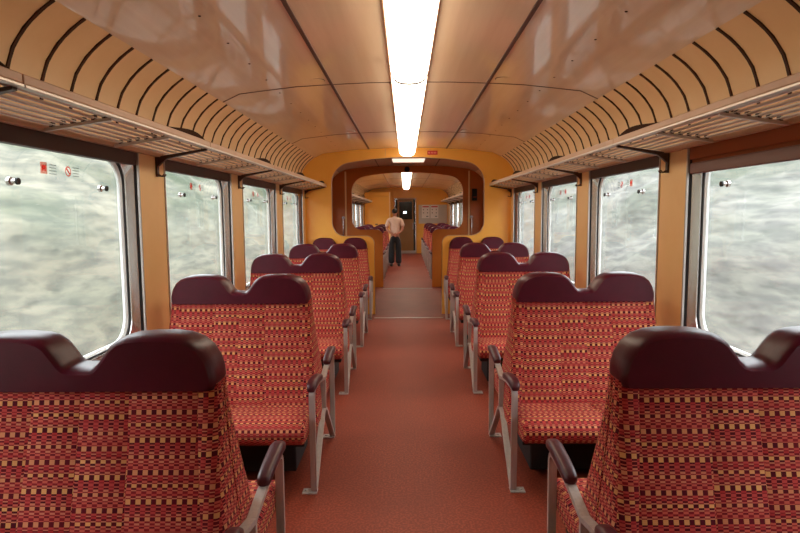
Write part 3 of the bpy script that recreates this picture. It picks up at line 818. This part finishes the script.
# ------------------------------------------------------------------ luggage racks
RL = 1.712
R0 = 3.525
def rack_proto(s, L=RL):
    """one rack section, origin at its far end on the wall; runs towards the camera (-Y)"""
    root = empty('luggage_rack', (0, 0, 0))
    X = lambda x: s * x
    def put(n, bm, m, sm=None, parent=root): return new_obj(n, bm, m, parent, sm)
    bm = bmesh.new(); box(bm, *sorted((X(1.205), X(1.223))), -L + 0.002, -0.002, 1.910, 1.942, 0.004); put('fascia', bm, M['fascia'])
    bm = bmesh.new(); box(bm, *sorted((X(1.200), X(1.228))), -L + 0.002, -0.002, 1.898, 1.910, 0.003); put('edge_strip', bm, M['rod'])
    for k in range(6):
        x = 1.252 + 0.043 * k; z = 1.907 - 0.0065 * k
        bm = bmesh.new(); tube(bm, [(X(x), -L + 0.002, z), (X(x), -0.002, z)], 0.0068, 8); put('rod', bm, M['rod'], 50)
    bm = bmesh.new(); box(bm, *sorted((X(1.497), X(1.527))), -L + 0.002, -0.002, 1.85, 1.885, 0.004); put('wall_rail', bm, M['fascia'])
    for y in (-L / 3, -2 * L / 3):
        bm = bmesh.new()
        rings(bm, [[Vector((X(1.222), y - 0.009, 1.889)), Vector((X(1.222), y + 0.009, 1.889)), Vector((X(1.222), y + 0.009, 1.902)), Vector((X(1.222), y - 0.009, 1.902))],
                   [Vector((X(1.5), y - 0.009, 1.847)), Vector((X(1.5), y + 0.009, 1.847)), Vector((X(1.5), y + 0.009, 1.860)), Vector((X(1.5), y - 0.009, 1.860))]])
        cbm = put('crossbar', bm, M['rod'])
        for k in range(6):
            x = 1.252 + 0.043 * k; z = 1.907 - 0.0065 * k
            bm = bmesh.new(); box(bm, *sorted((X(x - 0.006), X(x + 0.006))), y - 0.012, y + 0.012, z - 0.010, z + 0.009)
            put('rod_clip', bm, M['bracket'], None, cbm)
    # bracket at the pillar: arm under the rods, plate down the wall with a double coat hook
    bm = bmesh.new()
    rings(bm, [[Vector((X(x), -0.030, z - h)), Vector((X(x), -0.006, z - h)), Vector((X(x), -0.006, z)), Vector((X(x), -0.030, z))]
               for x, z, h in ((1.222, 1.900, 0.012), (1.36, 1.878, 0.016), (1.46, 1.862, 0.022), (1.495, 1.856, 0.04), (1.515, 1.852, 0.055), (1.528, 1.852, 0.06))])
    box(bm, *sorted((X(1.518), X(1.529))), -0.034, -0.003, 1.735, 1.852, 0.002)
    br = put('bracket', bm, M['bracket'])
    bm = bmesh.new()
    for d in (-0.014, 0.014):
        tube(bm, [(X(1.522), d * 0.4 - .018, 1.752), (X(1.505), d - .018, 1.738), (X(1.488), d - .018, 1.738), (X(1.478), d - .018, 1.750)], 0.0045, 6)
    put('coat_hook', bm, M['bracket'], 50, br)
    # dark curved gusset lying behind the fascia towards the far joint
    bm = bmesh.new(); top = []; bot = []
    for k in range(11):
        t = k / 10; y = -0.72 + 0.72 * t
        h = 0.036 * math.sin(PI * t ** 1.9) ** 0.8 if 0 < t < 1 else 0.0
        top.append((y, 1.941 + h + 0.001)); bot.append((y, 1.930))
    lp = top + bot[::-1]
    rings(bm, [[Vector((X(1.228), y, z)) for y, z in lp], [Vector((X(1.240), y, z)) for y, z in lp]])
    put('end_gusset', bm, M['gusset'])
    return root
def place_rack(proto, y, label):
    r = proto or None
    r.location = (0, y, 0.012); tag(r, label, 'luggage rack', 'overhead luggage rack sections'); return r
pos = ['first', 'second', 'third', 'fourth', 'fifth', 'sixth']
for s, side in ((-1, 'left'), (1, 'right')):
    proto = rack_proto(s)
    for k in range(5):
        r = proto if k == 0 else copy_tree(proto)
        # far end of section k sits on pillar k
        place_rack(r, R0 + RL * (k - 1), ('overhead luggage rack on the %s wall, ' % side) +
                   ['cut off by the photo edge', 'above the first full window from the camera', 'above the second window from the camera',
                    'above the third window from the camera', 'ending at the yellow partition'][k])
    for k in range(5):
        r = copy_tree(proto)
        y = Q0 + PITCH * (k + 1)
        place_rack(r, y, '%s distant luggage rack section on the %s wall beyond the far archway' % (pos[k], side))

# ------------------------------------------------------------------ the man in the aisle
def skin_mesh(name, verts, edges, root_i, m, parent, sub=2, res=None):
    me = bpy.data.meshes.new(name); me.from_pydata([v[:3] for v in verts], edges, [])
    o = bpy.data.objects.new(name, me); COL.objects.link(o)
    md = o.modifiers.new('Skin', 'SKIN'); md.use_smooth_shade = True; md.branch_smoothing = 0.6
    sv = me.skin_vertices[0].data
    for i, v in enumerate(verts):
        r = v[3] if isinstance(v[3], tuple) else (v[3], v[3])
        sv[i].radius = r; sv[i].use_root = (i == root_i)
    ss = o.modifiers.new('Sub', 'SUBSURF'); ss.levels = sub; ss.render_levels = sub
    dg = bpy.context.evaluated_depsgraph_get(); dg.update()
    me2 = bpy.data.meshes.new_from_object(o.evaluated_get(dg))
    bpy.data.objects.remove(o)
    me2.materials.clear(); me2.materials.append(m)
    for p in me2.polygons: p.use_smooth = True
    me2.name = name
    o2 = bpy.data.objects.new(name, me2); COL.objects.link(o2); o2.parent = parent
    return o2
def chain(V, E, pts, start=None):
    prev = start
    for p in pts:
        V.append(p); i = len(V) - 1
        if prev is not None: E.append((prev, i))
        prev = i
    return prev
man = empty('person', (-0.345, 16.62, 0)); tag(man, 'person in pale short-sleeved shirt and black trousers standing with hands clasped behind back', 'person')
# facing +Y; body height about 1.65 m
V, E = [], []
pel = chain(V, E, [(0, 0, 0.86, (0.125, 0.09))])
ch = chain(V, E, [(0, -0.01, 1.02, (0.125, 0.085)), (0, -0.015, 1.18, (0.15, 0.10)), (0, -0.01, 1.31, (0.145, 0.09))], pel)
chain(V, E, [(0, 0.005, 1.41, 0.055), (0, 0.02, 1.455, 0.052), (0, 0.03, 1.51, (0.070, 0.080)), (0, 0.035, 1.57, (0.074, 0.092)), (0, 0.03, 1.615, (0.055, 0.07))], ch)
for s in (-1, 1):
    chain(V, E, [(s * 0.085, 0, 0.80, 0.085), (s * 0.09, 0.0, 0.62, 0.075), (s * 0.095, 0.005, 0.45, 0.056), (s * 0.10, -0.01, 0.30, 0.052), (s * 0.10, -0.015, 0.09, 0.036), (s * 0.105, 0.05, 0.04, 0.034), (s * 0.11, 0.14, 0.03, 0.026)], pel)
    w = chain(V, E, [(s * 0.165, -0.01, 1.33, 0.056), (s * 0.205, -0.035, 1.20, 0.046), (s * 0.225, -0.07, 1.06, 0.039), (s * 0.15, -0.125, 0.98, 0.034), (s * 0.075, -0.155, 0.93, 0.026), (s * 0.025, -0.165, 0.90 + s * 0.012, (0.032, 0.018))], ch)
    for f in range(4):
        x = s * (-0.005); dz = 0.028 - 0.019 * f
        chain(V, E, [(s * 0.0, -0.172, 0.90 + s * 0.012 + dz, 0.010), (-s * 0.035, -0.178, 0.893 + s * 0.012 + dz, 0.009), (-s * 0.058 + s * 0.004 * f, -0.170, 0.887 + s * 0.012 + dz, 0.008)], w)
    chain(V, E, [(s * 0.03, -0.172, 0.935 + s * 0.012, 0.011), (s * 0.0, -0.178, 0.955 + s * 0.012, 0.009)], w)
body = skin_mesh('body', V, E, 0, M['skin'], man)
# face details on the far side: nose, ears
bm = bmesh.new()
for s in (-1, 1):
    g = bmesh.ops.create_uvsphere(bm, u_segments=10, v_segments=8, radius=1)
    for v in g['verts']: v.co = Vector((s * 0.078 + v.co.x * 0.012, 0.02 + v.co.y * 0.02, 1.535 + v.co.z * 0.032))
new_obj('ears', bm, M['skin'], man, 60)
bm = bmesh.new(); rings(bm, [[Vector((-0.012, 0.118, 1.525)), Vector((0.012, 0.118, 1.525)), Vector((0, 0.145, 1.522))], [Vector((-0.006, 0.118, 1.565)), Vector((0.006, 0.118, 1.565)), Vector((0, 0.123, 1.565))]]); new_obj('nose', bm, M['skin'], man)
# hair
bm = bmesh.new(); g = bmesh.ops.create_uvsphere(bm, u_segments=24, v_segments=16, radius=1)
for v in g['verts']:
    v.co = Vector((v.co.x * 0.084, 0.028 + v.co.y * 0.104, 1.572 + v.co.z * 0.082))
dele = [v for v in bm.verts if v.co.z < 1.50 + max(0, (v.co.y + 0.01)) * 0.85]
bmesh.ops.delete(bm, geom=dele, context='VERTS')
new_obj('hair', bm, M['hair'], man, 60)
# shirt
V, E = [], []
a = chain(V, E, [(0, -0.005, 0.855, (0.150, 0.114))])
c = chain(V, E, [(0, -0.012, 1.02, (0.148, 0.108)), (0, -0.018, 1.18, (0.170, 0.120)), (0, -0.012, 1.31, (0.162, 0.106))], a)
chain(V, E, [(0, 0.0, 1.395, (0.075, 0.07)), (0, 0.006, 1.425, 0.066)], c)
for s in (-1, 1):
    chain(V, E, [(s * 0.17, -0.01, 1.335, 0.072), (s * 0.215, -0.035, 1.21, 0.068), (s * 0.235, -0.055, 1.12, 0.066)], c)
skin_mesh('shirt', V, E, 0, M['shirt'], man)
V, E = [], []
a = chain(V, E, [(0, 0, 0.96, (0.135, 0.098))])
b = chain(V, E, [(0, 0, 0.89, (0.143, 0.108)), (0, 0, 0.82, (0.146, 0.112))], a)
for s in (-1, 1):
    chain(V, E, [(s * 0.082, 0, 0.72, 0.100), (s * 0.09, 0.0, 0.58, 0.094), (s * 0.094, 0.003, 0.44, 0.094), (s * 0.098, -0.008, 0.26, 0.092), (s * 0.10, -0.008, 0.07, 0.088)], b)
skin_mesh('trousers', V, E, 0, M['trousers'], man)
for s in (-1, 1):
    bm = bmesh.new(); rs = []
    for y, w, h in ((-0.07, 0.03, 0.05), (-0.055, 0.04, 0.075), (0.02, 0.043, 0.085), (0.10, 0.05, 0.06), (0.17, 0.045, 0.045), (0.205, 0.02, 0.03)):
        rs.append([Vector((s * 0.107 + w * math.cos(t), y, 0.0 if math.sin(t) < 0 and False else max(0.0, h * 0.5 + h * 0.55 * math.sin(t)))) for t in [2 * PI * k / 14 for k in range(14)]])
    rings(bm, rs); new_obj('shoe', bm, M['shoe'], man, 50)

# ------------------------------------------------------------------ outside: ballast and the cutting slopes
bm = bmesh.new(); box(bm, -4.2, 4.2, -20, 60, -1.5, -1.3)
tag(new_obj('ground', bm, M['ballast']), 'pale grey ballast beside the track outside the windows', 'ground', kind='structure')
from mathutils import noise as mn
for s, nm, m in ((-1, 'left', M['hill_l']), (1, 'right', M['hill_r'])):
    bm = bmesh.new(); ny, nx = 150, 34; grid = []
    for j in range(ny + 1):
        y = -22 + 84 * j / ny; row = []
        for i in range(nx + 1):
            t = i / nx
            x = 3.3 + 7.0 * t; z = -1.5 + 6.3 * t ** 0.92
            d = mn.noise(Vector((x * 0.5, y * 0.3, z * 0.5 + 7 * s))) * 0.45 + mn.noise(Vector((x * 2.1, y * 1.3, z * 2.1 + 3 * s))) * 0.16
            row.append(bm.verts.new((s * (x + d * 0.8), y, z - d * 0.5)))
        grid.append(row)
    for j in range(ny):
        for i in range(nx): bm.faces.new((grid[j][i], grid[j + 1][i], grid[j + 1][i + 1], grid[j][i + 1]))
    o = new_obj('hillside', bm, m, smooth=80)
    tag(o, 'pale rocky cutting slope with scrub outside the %s windows' % nm, 'hillside', kind='structure')

# ------------------------------------------------------------------ light, camera
w = bpy.data.worlds.new('World'); scene.world = w; w.use_nodes = True
bg = w.node_tree.nodes['Background']; bg.inputs[0].default_value = (0.90, 0.96, 1.0, 1); bg.inputs[1].default_value = 4.4

cam = bpy.data.cameras.new('camera'); co = bpy.data.objects.new('camera', cam); COL.objects.link(co); scene.camera = co
F, VX, VY = 580.0, 406.0, 213.0
p = math.atan((266.5 - VY) / F); yw = math.atan((VX - 400) / F * math.cos(p))
co.location = (-0.035, 0, 1.52)
co.rotation_euler = (PI / 2 - p, 0, yw)
co.rotation_euler = (co.rotation_euler.to_matrix() @ Matrix.Rotation(math.radians(-0.4), 3, 'Z')).to_euler()
cam.sensor_width = 36; cam.lens = F * 36 / 800; cam.clip_start = 0.02; cam.clip_end = 200

vs = scene.view_settings
vs.view_transform = 'Standard'; vs.look = 'None'; vs.gamma = 1; vs.use_curve_mapping = False; vs.exposure = 0.72
scene.cycles.max_bounces = 10; scene.cycles.diffuse_bounces = 6; scene.cycles.transparent_max_bounces = 16
scene.cycles.use_denoising = True
scene.cycles.sample_clamp_indirect = 6
